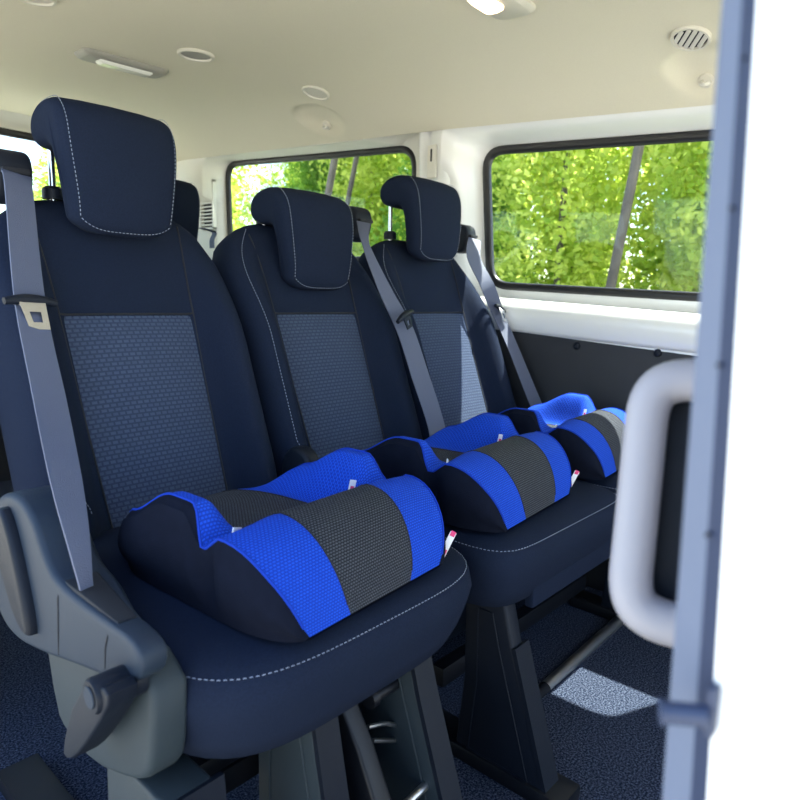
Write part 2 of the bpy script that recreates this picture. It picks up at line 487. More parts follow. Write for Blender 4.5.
SH = smooth_poly([(.84, .42), (.81, .292), (.78, .276), (.70, .274), (.61, .306), (.570, .330), (.560, .37), (.556, .45), (.70, .46)], 1)
bm = bmesh.new(); slab(bm, SH, .276, .318, .008)
obj('lower_shield', bm, 'olive', s1, sharp=80)
pv = at(91, 697, 'x', .229)
bm = bmesh.new()
tube(bm, [(.228, pv.y, pv.z), (.231, pv.y, pv.z), (.252, pv.y, pv.z), (.277, pv.y, pv.z)], [.0155, .0172, .0172, .0170], n=32)
lv = obj('recliner_lever', bm, 'plastic2', s1)
bm = bmesh.new(); slab(bm, smooth_poly([(q.y, q.z) for q in [at(a, b, 'x', .232) for a, b in ((75, 693), (61, 750), (68, 762), (80, 752), (99, 724), (110, 700), (100, 685))]], 1), .232, .262, .003)
obj('lever_arm', bm, 'plastic2', lv)
bm = bmesh.new(); tube(bm, [(.2272, pv.y, pv.z), (.2262, pv.y, pv.z)], [.0108, .0100], n=28)
obj('lever_cap', bm, 'plastic', lv)
leg(s1, [(.70, .0), (.69, .30), (.56, .30), (.52, 0)], .285, .345, recess=False)
leg(s1, [(.645, .0), (.645, .335), (.535, .318), (.525, .27), (.465, 0)], .462, .488)
leg(s1, [(.66, .0), (.66, .335), (.535, .322), (.520, .27), (.425, 0)], .640, .668)
bm = bmesh.new(); box(bm, (.40, .735, .095), (.63, .765, .135), .003)
for k in (0, 1):
    tube(bm, [(.44 + .14 * k, .728, .115), (.44 + .14 * k, .738, .115)], .006, n=12)
obj('cross_rail', bm, 'blackmetal', s1)
bm = bmesh.new(); box(bm, (.33, .68, .19), (.64, .90, .215), .004); obj('seat_pan', bm, 'blackmetal', s1)
bm = bmesh.new(); tube(bm, [at(368, 700, 'y', .56), at(420, 668, 'y', .56)], .009, n=14); tube(bm, [at(368, 700, 'y', .552), at(374, 696, 'y', .552)], .013, n=14)
obj('pivot_shaft', bm, 'blackmetal', s1)
bm = bmesh.new(); slab(bm, smooth_poly([(.60, .30), (.56, .31), (.42, .05), (.44, .02), (.50, .04)], 1), .53, .56, .005)
obj('brace', bm, 'blackmetal', s1)
bm = bmesh.new()
p1 = at(368, 727, 'y', .56); p2 = at(402, 728, 'y', .56)
tube(bm, resample([p1, (p1 + p2) / 2 + Vector((0, 0, .006)), p2, p2 + Vector((.004, 0, -.02)), p1 + Vector((.01, 0, -.026))], 5), .0035, n=8)
tube(bm, [p2 + Vector((0, -.006, -.008)), p2 + Vector((0, .03, -.008))], .011, n=16)
obj('release_rod', bm, 'steel', s1)
bm = bmesh.new()
tube(bm, [at(405, 805, 'y', .50), at(428, 783, 'y', .50)], .006, n=12)
obj('lower_tube', bm, 'steel', s1)
bm = bmesh.new(); box(bm, (.285, .45, 0), (.35, 1.12, .028), .004); obj('floor_rail', bm, 'blackmetal', s1)
bm = bmesh.new(); box(bm, (.36, .96, .10), (.66, 1.00, .20), .006); obj('rear_rail', bm, 'blackmetal', s1)
bm = bmesh.new(); slab(bm, smooth_poly([(.90, .19), (.84, .19), (.60, .06), (.62, .03)], 1), .40, .42, .003); obj('frame_link', bm, 'blackmetal', s1)
bm = bmesh.new(); box(bm, (.505, .62, .13), (.636, .63, .33), .003); obj('frame_plate', bm, 'blackmetal', s1)
localise(s1)

def double_legs(root, far=False):
    pass
s2 = empty('vehicle_seat', (CX[1], .76, 0))
tag(s2, 'middle dark navy cloth seat of the row, its headrest pushed fully down', 'seat')
backrest(CX[1], s2); headrest(.994, -.082, s2); cushion(.818, 1.30, s2, ex=8)
belt_guide(1.185, s2, .06)
leg(s2, [(.62, .0), (.605, .16), (.61, .325), (.530, .325), (.510, .25), (.43, 0)], .872, .905, 'plastic2')
bm = bmesh.new(); box(bm, (.865, .40, .0), (.93, .74, .028), .005); obj('floor_rail', bm, 'blackmetal', s2)
bm = bmesh.new(); slab(bm, smooth_poly([(.93, .435), (.98, .44), (.985, .50), (.95, .535), (.90, .52), (.89, .46)], 2), .765, .80, .01); obj('hinge_cover', bm, 'plastic2', s2)
bm = bmesh.new(); box(bm, (.935, .512, .295), (1.290, .530, .36), .006); obj('front_flap', bm, 'fabric', s2)
bm = bmesh.new(); slab(bm, smooth_poly([(.62, .33), (.58, .34), (.50, .10), (.53, .08)], 1), .93, .955, .004); obj('brace', bm, 'blackmetal', s2)
localise(s2)

s3 = empty('vehicle_seat', (CX[2], .76, 0))
tag(s3, 'dark navy cloth seat beside the far side panel, sun falling on its back', 'seat')
backrest(CX[2], s3); headrest(1.412, .004, s3); cushion(1.302, 1.655, s3, ex=9)
belt_guide(1.645, s3, .05)
bm = bmesh.new(); box(bm, (1.294, .512, .295), (1.62, .530, .36), .006); obj('front_flap', bm, 'fabric', s3)
leg(s3, [(.66, .0), (.64, .325), (.52, .345), (.50, .25), (.46, 0)], 1.56, 1.60, 'plastic2', recess=False)
bm = bmesh.new(); box(bm, (1.55, .42, .0), (1.615, .74, .028), .005); obj('floor_rail', bm, 'blackmetal', s3)
bm = bmesh.new(); ta, tb = at(543, 690, 'y', .60), at(626, 614, 'y', .60)
dx = (tb - ta)
tube(bm, [ta, ta.lerp(tb, .15), tb], .0135, n=18); obj('front_tube', bm, 'steel', s3)
bm = bmesh.new(); tube(bm, [ta - dx * .35, ta + dx * .02], .0145, n=18); obj('tube_sleeve', bm, 'blackmetal', s3); bm = bmesh.new(); tube(bm, [tb - dx * .02, tb + dx * .3], .0145, n=18); obj('tube_sleeve', bm, 'blackmetal', s3)
bm = bmesh.new()
slab(bm, [(.585, .33), (.56, .33), (.575, tb.z - .02), (.615, tb.z - .02)], tb.x - .03, tb.x - .012, .003)
tube(bm, [(tb.x - .045, .59, tb.z + .025), (tb.x - .01, .59, tb.z + .025)], .008, n=12)
obj('hanger_bracket', bm, 'blackmetal', s3)
bm = bmesh.new(); box(bm, (.96, .86, 0), (1.52, .98, .235), .012); obj('under_seat_shade', bm, 'plastic2', s3)  # black box added to stand in for the deep shade under the far seats
bm = bmesh.new(); box(bm, (.94, .70, .06), (1.56, .73, .10), .004); obj('cross_rail', bm, 'blackmetal', s3)
localise(s3)

# third-row seat glimpsed behind the nearest headrest
s4 = copy_tree(s2)
s4.location = (1.10, 1.60, 0)
tag(s4, 'rear row seat behind, only its black headrest showing past the nearest headrest', 'seat')
for ch in list(s4.children):
    n = ch.name.split('.')[0]
    if n in ('hinge_cover', 'belt_guide', 'brace'):
        for g_ in list(ch.children): bpy.data.objects.remove(g_)
        bpy.data.objects.remove(ch)
    elif n == 'headrest': ch.location = (0, 0, .125)

# ------------------------------------------------------------------ seat belts
def belt(points, widths, wd, tongue_i, label, tilt=0, steel=True):
    t = empty('seat_belt', points[-1]); tag(t, label, 'seat belt')
    pts = resample(points, 8)
    W = []
    for i in range(len(widths) - 1):
        for k in range(8): W.append(widths[i] + (widths[i + 1] - widths[i]) * k / 8)
    W.append(widths[-1])
    bm = bmesh.new(); ribbon(bm, pts, wd, W)
    obj('webbing', bm, 'belt', t)
    return t, pts

def tongue(t, pos, wd, down, nrm, w=.062, m='chrome', k=1.3):
    """latch: black moulded bar with a steel tongue below"""
    wd = Vector(wd).normalized(); down = Vector(down).normalized(); nrm = Vector(nrm).normalized()
    X4 = Matrix(((wd.x, down.x, nrm.x, pos[0]), (wd.y, down.y, nrm.y, pos[1]), (wd.z, down.z, nrm.z, pos[2]), (0, 0, 0, 1)))
    bm = bmesh.new()
    tube(bm, [X4 @ Vector((x, -.004 * math.cos(x / w * PI), .004)) for x in [w * (k / 12 - .5) for k in range(13)]], [.005 + .003 * math.cos((k / 12 - .5) * PI) for k in range(13)], n=12)
    b = obj('latch_bar', bm, 'plastic2', t)
    bm = bmesh.new()
    P = [(-.014 * k, .0), (-.011 * k, .032 * k), (.011 * k, .032 * k), (.014 * k, 0)]; Q = [(-.006 * k, .012 * k), (-.005 * k, .024 * k), (.005 * k, .024 * k), (.006 * k, .012 * k)]
    o1 = [bm.verts.new(X4 @ Vector((a, c, .006))) for a, c in P]; i1 = [bm.verts.new(X4 @ Vector((a, c, .006))) for a, c in Q]
    o2 = [bm.verts.new(X4 @ Vector((a, c, .009))) for a, c in P]; i2 = [bm.verts.new(X4 @ Vector((a, c, .009))) for a, c in Q]
    for k in range(4):
        l = (k + 1) % 4
        bm.faces.new((o1[k], o1[l], i1[l], i1[k])); bm.faces.new((o2[k], i2[k], i2[l], o2[l]))
        bm.faces.new((o1[k], o2[k], o2[l], o1[l])); bm.faces.new((i1[k], i1[l], i2[l], i2[k]))
    obj('latch_tongue', bm, m, b, smooth=False)

b1p = [Vector((.392, 1.17, .993)), at(19, 190, 'y', 1.135), at(30, 300, 'y', 1.03), at(49, 395, 'y', .925), at(66, 480, 'y', .80), at(78, 540, 'y', .728), at(85, 580, 'y', .705), at(89, 603, 'y', .700)]
t, _ = belt(b1p, [.040, .042, .044, .043, .037, .026, .017, .012], (1, .25, 0), 2, 'pale blue-grey seat belt lying over the seat nearest the door, tucked into its side pocket')
p = at(30, 303, 'y', 1.022); tongue(t, p, (1, .1, -.05), (.1, -.35, -1), (0, -1, .3), .072)
bm = bmesh.new(); q = at(89, 610, 'y', .690) + Vector((0, 0, .002)); tube(bm, resample([q + Vector((-.006, 0, .010)), q + Vector((.0, -.004, -.004)), q + Vector((.008, -.01, -.008)), q + Vector((.010, -.004, .006))], 5), .0028, n=8)
obj('anchor_clip', bm, 'steel', t)
localise(t)

b2p = [Vector((1.168, 1.168, .993)), at(366, 245, 'y', 1.125), at(385, 290, 'y', 1.07), at(405, 330, 'y', 1.02), at(420, 375, 'y', .975), at(436, 425, 'y', .93), at(440, 455, 'y', .90)]
t, _ = belt(b2p, [.036, .018, .034, .044, .046, .044, .042], (1, -.45, 0), 3, 'dark twisted seat belt hanging between the middle seat and the seat beside it')
p = at(404, 317, 'y', 1.012); tongue(t, p, (1, .1, .42), (.12, -.35, -1), (0, -1, .3), .064, m='plastic2', k=.9)
localise(t)

b3p = [Vector((1.640, 1.168, .99)), at(474, 258, 'y', 1.13), at(487, 285, 'y', 1.08), at(499, 315, 'y', 1.065), at(514, 350, 'y', 1.01), at(532, 395, 'y', .940), at(545, 425, 'y', .895)]
t, _ = belt(b3p, [.040, .044, .044, .038, .036, .040, .042], (1, -.5, 0), 3, 'seat belt with steel latch hanging over the far seat by the side panel')
p = at(499, 309, 'y', 1.062); tongue(t, p, (1, .1, -.3), (.1, -.35, -1), (0, -1, .3), .060)
localise(t)

# ------------------------------------------------------------------ booster seats
def booster(root):
    L = .36
    def aw(v):
        w = .126 + .046 * math.sqrt(max(0, 1 - (max(0, .30 - v) / .30) ** 2.6))
        if v > .70: w *= .45 + .55 * max(0, 1 - (min(1, (v - .70) / .3)) ** 2.6) ** .5
        return w
    def core(v):
        if v < .26: return .110 * (1 - ((.26 - v) / .26) ** 2.2) ** (1 / 1.8)
        if v < .50: return .110 - .056 * sstep(.26, .50, v)
        return .054 - .004 * sstep(.56, 1, v)
    def edge(v):
        if v < .26: return core(v)
        if v < .35: return .110 - .022 * sstep(.26, .35, v)
        if v < .45: return .088 + .040 * sstep(.35, .45, v)
        return .128 - .042 * sstep(.55, .82, v) - .045 * sstep(.80, 1.0, v)
    def top(q, v):
        q = abs(q)
        m_ = sstep(.52, .84, q)
        z = core(v) * (1 - m_) + edge(v) * m_
        z -= .006 * q ** 4 * sstep(.0, .1, v) * (1 - sstep(.3, .4, v))
        z -= .009 * sstep(.93, 1, q) * sstep(.33, .42, v)
        return max(z, .004)
    def S(q, v):
        return Vector((q * aw(v), -L / 2 + L * v, top(q, v)))
    vs = [0, .004, .012, .025, .04, .06, .085, .11, .14, .17, .2, .235, .27, .3, .33, .36, .39, .42, .44, .46, .48, .5, .52, .54, .56, .58, .6, .63, .66, .7, .74, .78, .82, .86, .9, .93, .96, .98, 1.0]
    def arc(q):
        out = [0]
        for a, b in zip(vs, vs[1:]): out.append(out[-1] + (S(q, b) - S(q, a)).length)
        return out
    A = arc(0)
    def band(name, q0, q1, n, m, lift=0):
        return grid(name, lambda s, j: S(q0 + (q1 - q0) * s, vs[round(j * (len(vs) - 1))]) + Vector((0, 0, lift)), n, len(vs) - 1, m, root,
                    UV=lambda s, j: ((q0 + (q1 - q0) * s) * .16, A[round(j * (len(vs) - 1))]))
    band('centre_panel', -.47, .47, 22, 'grey')
    def qe(v): return 1 - .075 * sstep(.34, .44, v)
    for sg in (-1, 1):
        grid('side_panel', lambda s, j: S(sg * (.47 + (qe(vs[round(j * (len(vs) - 1))]) - .47) * s), vs[round(j * (len(vs) - 1))]), 26, len(vs) - 1, 'blue', root,
             UV=lambda s, j: (sg * (.47 + .53 * s) * .16, A[round(j * (len(vs) - 1))]))
        grid('side_edge', lambda s, j: S(sg * (qe(vs[round(j * (len(vs) - 1))]) * (1 - s) + s), vs[round(j * (len(vs) - 1))]), 4, len(vs) - 1, 'dark', root)
    def wall(sg):
        def P(s, j):
            v = vs[round(j * (len(vs) - 1))]; e = S(sg, v); z = e.z * (1 - s)
            bulge = .011 * math.sin(PI * min(1, s * 1.1)) * (1 - 1.7 * math.exp(-((v - .325) / .035) ** 2))
            ins = .008 * s
            return Vector((e.x + sg * (bulge - ins), e.y + .03 * (v - .3) * 0, z))
        return P
    for sg in (-1, 1): grid('side_cloth', wall(sg), 8, len(vs) - 1, 'dark', root)
    def back(s, j):
        q = -1 + 2 * s; e = S(q, 1.0); return Vector((e.x * (1 - .05 * j), e.y + .008 * math.sin(PI * j), e.z * (1 - j)))
    grid('rear_cloth', back, 30, 5, 'dark', root)
    bm = bmesh.new()
    poly = [S(-1, v).xy for v in vs] + [S(1, v).xy for v in reversed(vs)]
    bm.faces.new([bm.verts.new((p.x * .95, p.y, .001)) for p in poly]); obj('base_cloth', bm, 'dark', root)
    # piping where the blue meets the dark sides, and seams beside the grey centre
    bm = bmesh.new()
    for sg in (-1, 1): tube(bm, [S(sg * qe(v), v) + Vector((0, 0, .0005)) for v in vs[1:]], .0017, n=6); obj('piping', bm, 'blue', root); bm = bmesh.new()
    for sg in (-1, 1): tube(bm, [S(sg * .47, v) + Vector((0, 0, .0002)) for v in vs[1:]], .0011, n=6); obj('seam', bm, 'seam', root); bm = bmesh.new()
    bm.free()
    def tag_(pos, w, h, rz, tilt=0, m='white'):
        bm = bmesh.new(); box(bm, (-w / 2, -.0008, -h / 2), (w / 2, .0008, h / 2))
        bmesh.ops.transform(bm, matrix=Matrix.Translation(pos) @ Matrix.Rotation(rz, 4, 'Z') @ Matrix.Rotation(tilt, 4, 'Y'), verts=bm.verts)
        o = obj('label_tag', bm, m, root, smooth=False); return o
    p = S(.62, .41) + Vector((0, 0, .006)); tg = tag_(p + Vector((-.008, -.006, .0)), .010, .030, R(-20), R(12))
    bm = bmesh.new(); box(bm, (-.003, -.0012, -.008), (.003, -.0009, .006))
    bmesh.ops.transform(bm, matrix=Matrix.Translation(p + Vector((-.008, -.006, .0))) @ Matrix.Rotation(R(-20), 4, 'Z') @ Matrix.Rotation(R(12), 4, 'Y'), verts=bm.verts)
    obj('label_print', bm, 'pink', tg, smooth=False)
    p = S(-.78, .345); tag_(p + Vector((.004, -.006, .004)), .022, .016, R(25), R(20))
    p = Vector((aw(.05) + .001, -L / 2 + .006, .024)); tg = tag_(p, .009, .040, R(-60), R(22))
    bm = bmesh.new(); box(bm, (-.0035, -.0013, -.022), (.0035, -.0009, -.008)); box(bm, (-.0035, -.0013, .014), (.0035, -.0009, .022))
    bmesh.ops.transform(bm, matrix=Matrix.Translation(p) @ Matrix.Rotation(R(-60), 4, 'Z') @ Matrix.Rotation(R(22), 4, 'Y'), verts=bm.verts)
    obj('label_print', bm, 'pink', tg, smooth=False)

bo = empty('booster_seat', (0, 0, 0)); booster(bo)
bspots = [(.543, .693, R(4.5), 'blue and grey booster cushion on the seat nearest the door'),
          (.982, .722, R(5), 'blue and grey booster cushion on the middle seat'),
          (1.400, .745, R(5), 'blue and grey booster cushion on the far seat, bleached by direct sun')]
for i, (x, y, a, lab) in enumerate(bspots):
    o = bo if i == 0 else copy_tree(bo)
    o.location = (x, y, .4485); o.rotation_euler = (R(1.0), 0, a)
    tag(o, lab, 'booster seat', 'booster cushions, one on each seat of the row')

# ------------------------------------------------------------------ shell: floor, ceiling, walls
YF, YR = -.75, 3.02
XN = .20                                   # near side of the interior
bm = bmesh.new(); box(bm, (.10, YF, -.06), (1.80, YR + .05, 0)); struct(obj('floor', bm, 'carpet', smooth=False))

def roof_edge(y): return 1.226 + .0705 * y if y < 1.3 else 1.3177 + .052 * (y - 1.3)
def ceil_z(x, y):
    e = roof_edge(y)
    q = abs((x - .93) / .70)
    hgt = .122 - .004 * sstep(1.2, 3.0, y)
    z = e + hgt * (1 - min(1, q) ** 4.2)
    # fade down at the rear header
    z -= .02 * sstep(2.75, 3.0, y)
    return z
def dimple(x, y, cx, cy):
    r2 = ((x - cx) / .075) ** 2 + ((y - cy) / .10) ** 2
    d = .026 * max(0, 1 - r2 ** 2) if r2 < 1 else 0
    return d
HK = [(1.535, 1.755), (1.545, .50)]
def CE(s, j):
    x = .22 + 1.41 * s; y = YF + (YR - YF) * j
    z = ceil_z(x, y)
    for cx, cy in HK: z += dimple(x, y, cx, cy)
    return Vector((x, y, z))
ce = grid('ceiling', CE, 150, 320, 'liner'); struct(ce)
# outer roof skin
bm = bmesh.new()
rings = []
for j in range(20):
    y = YF + (YR + .06 - YF) * j / 19
    rings.append([Vector((.15 + 1.60 * k / 16, y, roof_edge(y) + .03 + .16 * (1 - abs(k / 8 - 1) ** 3) + .02)) for k in range(17)])
loft(bm, rings, cap=False, close=False)
struct(obj('trim_1', bm, 'paint'))

def rquad(c, r, m=14, n=8):
    """rounded quad outline; c = 4 corners in order, 2-D"""
    out = []; N = len(c)
    for i in range(N):
        p, a, b = Vector(c[i]), Vector(c[i - 1]), Vector(c[(i + 1) % N])
        da, db = (a - p).normalized(), (b - p).normalized()
        s, e = p + da * r, p + db * r
        for k in range(n + 1):
            t = k / n; out.append((s * (1 - t) ** 2 + p * 2 * t * (1 - t) * .62 + p * 0 + e * t ** 2) if False else ((s * (1 - t) ** 2) + (p * (2 * t * (1 - t))) + (e * t ** 2)))
        nb = Vector(c[(i + 1) % N]); e2 = nb + (p - nb).normalized() * r
        for k in range(1, m): out.append(e.lerp(e2, k / m))
    return out

def framed_opening(name, inner, outer, xi, xo_fn, m, r=.07, ro=.02, place=None, prof=None):
    place = place or (lambda d, p: Vector((d, p.x, p.y)))
    I = rquad(inner, r); O = rquad(outer, ro)
    prof = prof or [(0, 0), (.06, 0), (.16, .03), (.3, .25), (.45, .55), (.6, .78), (.8, .93), (1, 1)]
    bm = bmesh.new(); rings = [[place(xi + .012, i) for i in I]]
    for s, d in prof:
        ring = []
        for a, b in zip(I, O):
            p = a.lerp(b, s); xo = xo_fn(b); ring.append(place(xi + (xo - xi) * d, p))
        rings.append(ring)
    loft(bm, rings, cap=False)
    return obj(name, bm, m, sharp=70)

def gasket_and_glass(inner, xi, r, win, place=None, w=.020):
    place = place or (lambda d, p: Vector((d, p.x, p.y)))
    I = rquad(inner, r)
    pts2 = [(p.x, p.y) for p in I]; J = offset_poly(pts2, w); K = offset_poly(pts2, -.004)
    bm = bmesh.new()
    sg = 1 if xi > 0 else 1
    loft(bm, [[place(xi + .010, Vector(p)) for p in K], [place(xi - .004, Vector(p)) for p in K], [place(xi - .008, Vector(p)) for p in offset_poly(pts2, .004)],
              [place(xi - .006, Vector(p)) for p in offset_poly(pts2, w - .004)], [place(xi + .000, Vector(p)) for p in J], [place(xi + .010, Vector(p)) for p in J]], cap=False)
    g = obj('window_gasket', bm, 'rubber', win, sharp=50)
    G = offset_poly(pts2, w - .004)
    bm = bmesh.new(); a = [bm.verts.new(place(xi + .002, Vector(p))) for p in G]; b = [bm.verts.new(place(xi + .006, Vector(p))) for p in G]
    bm.faces.new(a); bm.faces.new(b[::-1])
    for k in range(len(a)): bm.faces.new((a[k], b[k], b[(k + 1) % len(a)], a[(k + 1) % len(a)]))
    obj('window_pane', bm, 'glass', win, smooth=False)

# far side, window beside the row
inA = [(1.228, 1.276), (.17, 1.209), (.17, .812), (1.188, .850)]
outA = [(1.30, roof_edge(1.30)), (-.30, roof_edge(-.30)), (-.30, .640), (1.30, .735)]
def xoA(p):
    if p.y > 1.15 + .05 * p.x: return 1.628
    if p.x > 1.25: return 1.660 + .03 * (1 - sstep(.75, 1.2, p.y))
    return 1.695
w1 = framed_opening('window_1', inA, outA, 1.75, xoA, 'paint', .075); struct(w1)
gasket_and_glass(inA, 1.75, .075, w1)
# far side, rear quarter window
inB = [(2.63, 1.388), (1.500, 1.320), (1.500, .93), (2.615, .96)]
outB = [(3.02, roof_edge(3.02) + .03), (1.405, roof_edge(1.405) + .06), (1.405, .735), (3.02, .735)]
w2 = framed_opening('window_2', inB, outB, 1.75, lambda p: 1.742 if p.x < 1.43 else (1.632 if p.y > 1.2 else (1.69 if p.x < 2 else 1.70)), 'cream', .085, prof=[(0, 0), (.012, .05), (.03, .4), (.05, .9), (.065, 1), (.5, 1), (.8, 1), (1, 1)]); struct(w2)
gasket_and_glass(inB, 1.75, .085, w2)
# rear window
inR = [(1.50, 1.440), (.38, 1.452), (.38, .96), (1.50, .95)]
outR = [(1.72, roof_edge(3.0) + .15), (.14, roof_edge(3.0) + .15), (.14, .70), (1.72, .70)]
plY = lambda d, p: Vector((p.x, d, p.y))
w3 = framed_opening('window_3', inR, outR, 3.08, lambda p: 3.0, 'cream', .05, place=plY); struct(w3)
gasket_and_glass(inR, 3.08, .05, w3, place=plY, w=.025)
bm = bmesh.new(); box(bm, (.14, 3.0, 0), (1.72, 3.05, .71)); struct(obj('wall_rear', bm, 'wallpanel', smooth=False))
# near side behind the door opening (out of frame, shades the rear)
inN = [(1.45, 1.27), (2.75, 1.36), (2.75, .92), (1.45, .88)]
outN = [(1.28, roof_edge(1.28) + .02), (3.02, roof_edge(3.0) + .05), (3.02, .70), (1.28, .70)]
w4 = framed_opening('window_4', inN, outN, .13, lambda p: .20, 'cream', .07, place=lambda d, p: Vector((d, p.x, p.y))); struct(w4)
bm = bmesh.new(); box(bm, (.14, 1.28, 0), (.20, 3.02, .71)); struct(obj('wall_left', bm, 'wallpanel', smooth=False))
# dark lower panel on the far side, with a white ledge above
bm = bmesh.new(); zz = lambda y: .672 + .046 * y
P_ = [(YF, 0), (3.02, 0), (3.02, .76), (1.30, zz(1.30)), (YF, zz(YF))]
slab(bm, P_, 1.697, 1.80, .004); wr = struct(obj('wall_right', bm, 'wallpanel'))
bm = bmesh.new(); rings = []
prof = [(1.74, .120), (1.700, .118), (1.682, .100), (1.672, .078), (1.670, .055), (1.678, .012), (1.686, .0), (1.72, -.002)]
for k in range(21):
    y = -.30 + 1.60 * k / 20; rings.append([Vector((x, y, zz(y) + h * .8)) for x, h in prof])
loft(bm, rings, close=False, cap=False); struct(obj('trim_3', bm, 'paint', sharp=80))
# front part of the far wall beyond the window
bm = bmesh.new(); box(bm, (1.68, YF, .60), (1.78, -.28, 1.28), .01); struct(obj('trim_4', bm, 'paint'))
for px, py in ((577, 346), (658, 353)):
    c = at(px, py, 'x', 1.697); bm = bmesh.new()
    tube(bm, [(1.699, c.y, c.z), (1.694, c.y, c.z), (1.690, c.y, c.z), (1.688, c.y, c.z)], [.0105, .0105, .008, .003], n=20)
    tag(obj('panel_fastener', bm, 'plastic2'), 'round black fastener in the dark side panel, %s' % ('left one nearer the far seat' if px < 600 else 'right one nearer the white handle'), 'fastener', 'fasteners in the dark side panel')
# C pillar between the two far windows
bm = bmesh.new()
rings = []
profC = [(1.285, 1.700), (1.290, 1.662), (1.305, 1.655), (1.345, 1.655), (1.352, 1.668), (1.36, 1.672), (1.372, 1.662), (1.385, 1.654), (1.395, 1.656), (1.403, 1.666), (1.410, 1.69), (1.415, 1.745)]
for k in range(13):
    z = .60 + (roof_edge(1.4) + .02 - .60) * k / 12
    d = -.02 * sstep(1.0, 1.32, z)
    rings.append([Vector((x + d, y, z)) for y, x in profC])
loft(bm, rings, cap=False, close=False); tp = struct(obj('trim_5', bm, 'paint', sharp=70))
c0 = at(432, 160, 'x', 1.634)
bm = bmesh.new(); box(bm, (1.630, c0.y - .018, c0.z - .055), (1.640, c0.y + .018, c0.z + .045), .006, 3)
an = tag(obj('anchor_cover', bm, 'cream'), 'small cream cover with a dark slot high on the pillar between the side windows', 'cover')
bm = bmesh.new(); box(bm, (1.6285, c0.y - .003, c0.z - .005), (1.632, c0.y + .003, c0.z + .032)); obj('slot', bm, 'seam', an, smooth=False)
# D pillar vent grille
gr = empty('vent_grille', (1.695, 2.69, 1.11)); tag(gr, 'narrow slatted air vent in the cream pillar beside the rear quarter window', 'vent')
bm = bmesh.new()
for lo, hi in (((1.682, 2.635, 1.09), (1.70, 2.645, 1.305)), ((1.682, 2.735, 1.09), (1.70, 2.745, 1.305)), ((1.682, 2.635, 1.295), (1.70, 2.745, 1.305)), ((1.682, 2.635, 1.09), (1.70, 2.745, 1.10))):
    box(bm, lo, hi, .002)
obj('frame', bm, 'cream', gr)
bm = bmesh.new(); box(bm, (1.699, 2.64, 1.095), (1.701, 2.74, 1.30)); obj('backing', bm, 'seam', gr, smooth=False)
for k in range(12):
    z = 1.108 + .0158 * k; bm = bmesh.new(); slab(bm, [(2.642, z), (2.738, z), (2.738, z + .006), (2.642, z + .006)], 1.684, 1.698, .001); obj('slat', bm, 'cream', gr)
localise(gr)
# blue cloth strap by the rear pillar
bm = bmesh.new(); a, b, c = at(200, 228, 'y', 2.2), at(214, 232, 'y', 2.2), at(212, 240, 'y', 2.2)
ribbon(bm, resample([a, b, c, c + Vector((0, .0, -.03))], 5), (0, 1, 0), .03)
bmesh.ops.transform(bm, matrix=Matrix.Translation(-s4.location), verts=bm.verts); obj('belt_strap', bm, 'belt', s4)

# ------------------------------------------------------------------ ceiling fittings
def cz(x, y): return ceil_z(x, y)
def up_at(px, py, extra=lambda x, y: 0):
    d = at(px, py, 'z', 2.0) - CAM; lo_, hi_ = 0.2, 1.0
    for _ in range(40):
        m_ = (lo_ + hi_) / 2; q = CAM + d * m_
        if q.z > cz(q.x, q.y) + extra(q.x, q.y): hi_ = m_
        else: lo_ = m_
    return CAM + d * lo_
def frame_at(p):
    e = .01
    n = Vector((-(cz(p.x + e, p.y) - cz(p.x - e, p.y)) / (2 * e), -(cz(p.x, p.y + e) - cz(p.x, p.y - e)) / (2 * e), 1)).normalized()
    x = Vector((1, 0, 0)); x = (x - n * x.dot(n)).normalized(); y = n.cross(x)
    return Matrix(((x.x, y.x, n.x, p.x), (x.y, y.y, n.y, p.y), (x.z, y.z, n.z, p.z), (0, 0, 0, 1)))
def rrect(w, h, r, n=6): return [(p.x, p.y) for p in rquad([(-w, -h), (w, -h), (w, h), (-w, h)], r, 3, n)]
def dish(name, F, rings, m, parent=None):
    bm = bmesh.new(); loft(bm, [[F @ Vector((x, y, z)) for x, y in P] for P, z in rings]); return obj(name, bm, m, parent, sharp=40)
def lamp(px, py, w, h, rz, label, lit=False):
    p = up_at(px, py); F = frame_at(p) @ Matrix.Rotation(rz, 4, 'Z')
    t = empty('ceiling_lamp', p); tag(t, label, 'lamp')
    b = dish('housing', F, [(rrect(w, h, h * .45), .004), (rrect(w, h, h * .45), -.004), (rrect(w * .95, h * .9, h * .42), -.012), (rrect(w * .88, h * .80, h * .36), -.015)], 'linerplastic' if lit else 'vent', t)
    F2 = F @ Matrix.Translation((w * .02, -h * .12, 0))
    l = dish('lens', F2, [(rrect(w * .62, h * .45, h * .2), -.010), (rrect(w * .62, h * .45, h * .2), -.018), (rrect(w * .56, h * .38, h * .18), -.024)], 'lens', t)
    localise(t); return F
lamp(123, 62, .125, .047, R(-3), 'rectangular grey ceiling lamp with a pale lens, unlit, above the nearest headrest')
M['glow'], nt, b = newmat('lit_lens'); b.inputs['Base Color'].default_value = (.9, .8, .65, 1)
b.inputs['Emission Color'].default_value = (1, .72, .45, 1); b.inputs['Emission Strength'].default_value = 1.5
p = up_at(494, -5); F = frame_at(p)
t = empty('ceiling_lamp', p); tag(t, 'lit ceiling lamp glowing warm at the top edge of the roof lining', 'lamp')
dish('housing', F, [(rrect(.095, .05, .03), .004), (rrect(.095, .05, .03), -.006), (rrect(.086, .042, .026), -.013)], 'linerplastic', t)
dish('lens', F @ Matrix.Translation((-.008, .012, 0)), [(rrect(.040, .022, .015), -.010), (rrect(.040, .022, .015), -.018), (rrect(.032, .016, .012), -.024)], 'glow', t)
localise(t)
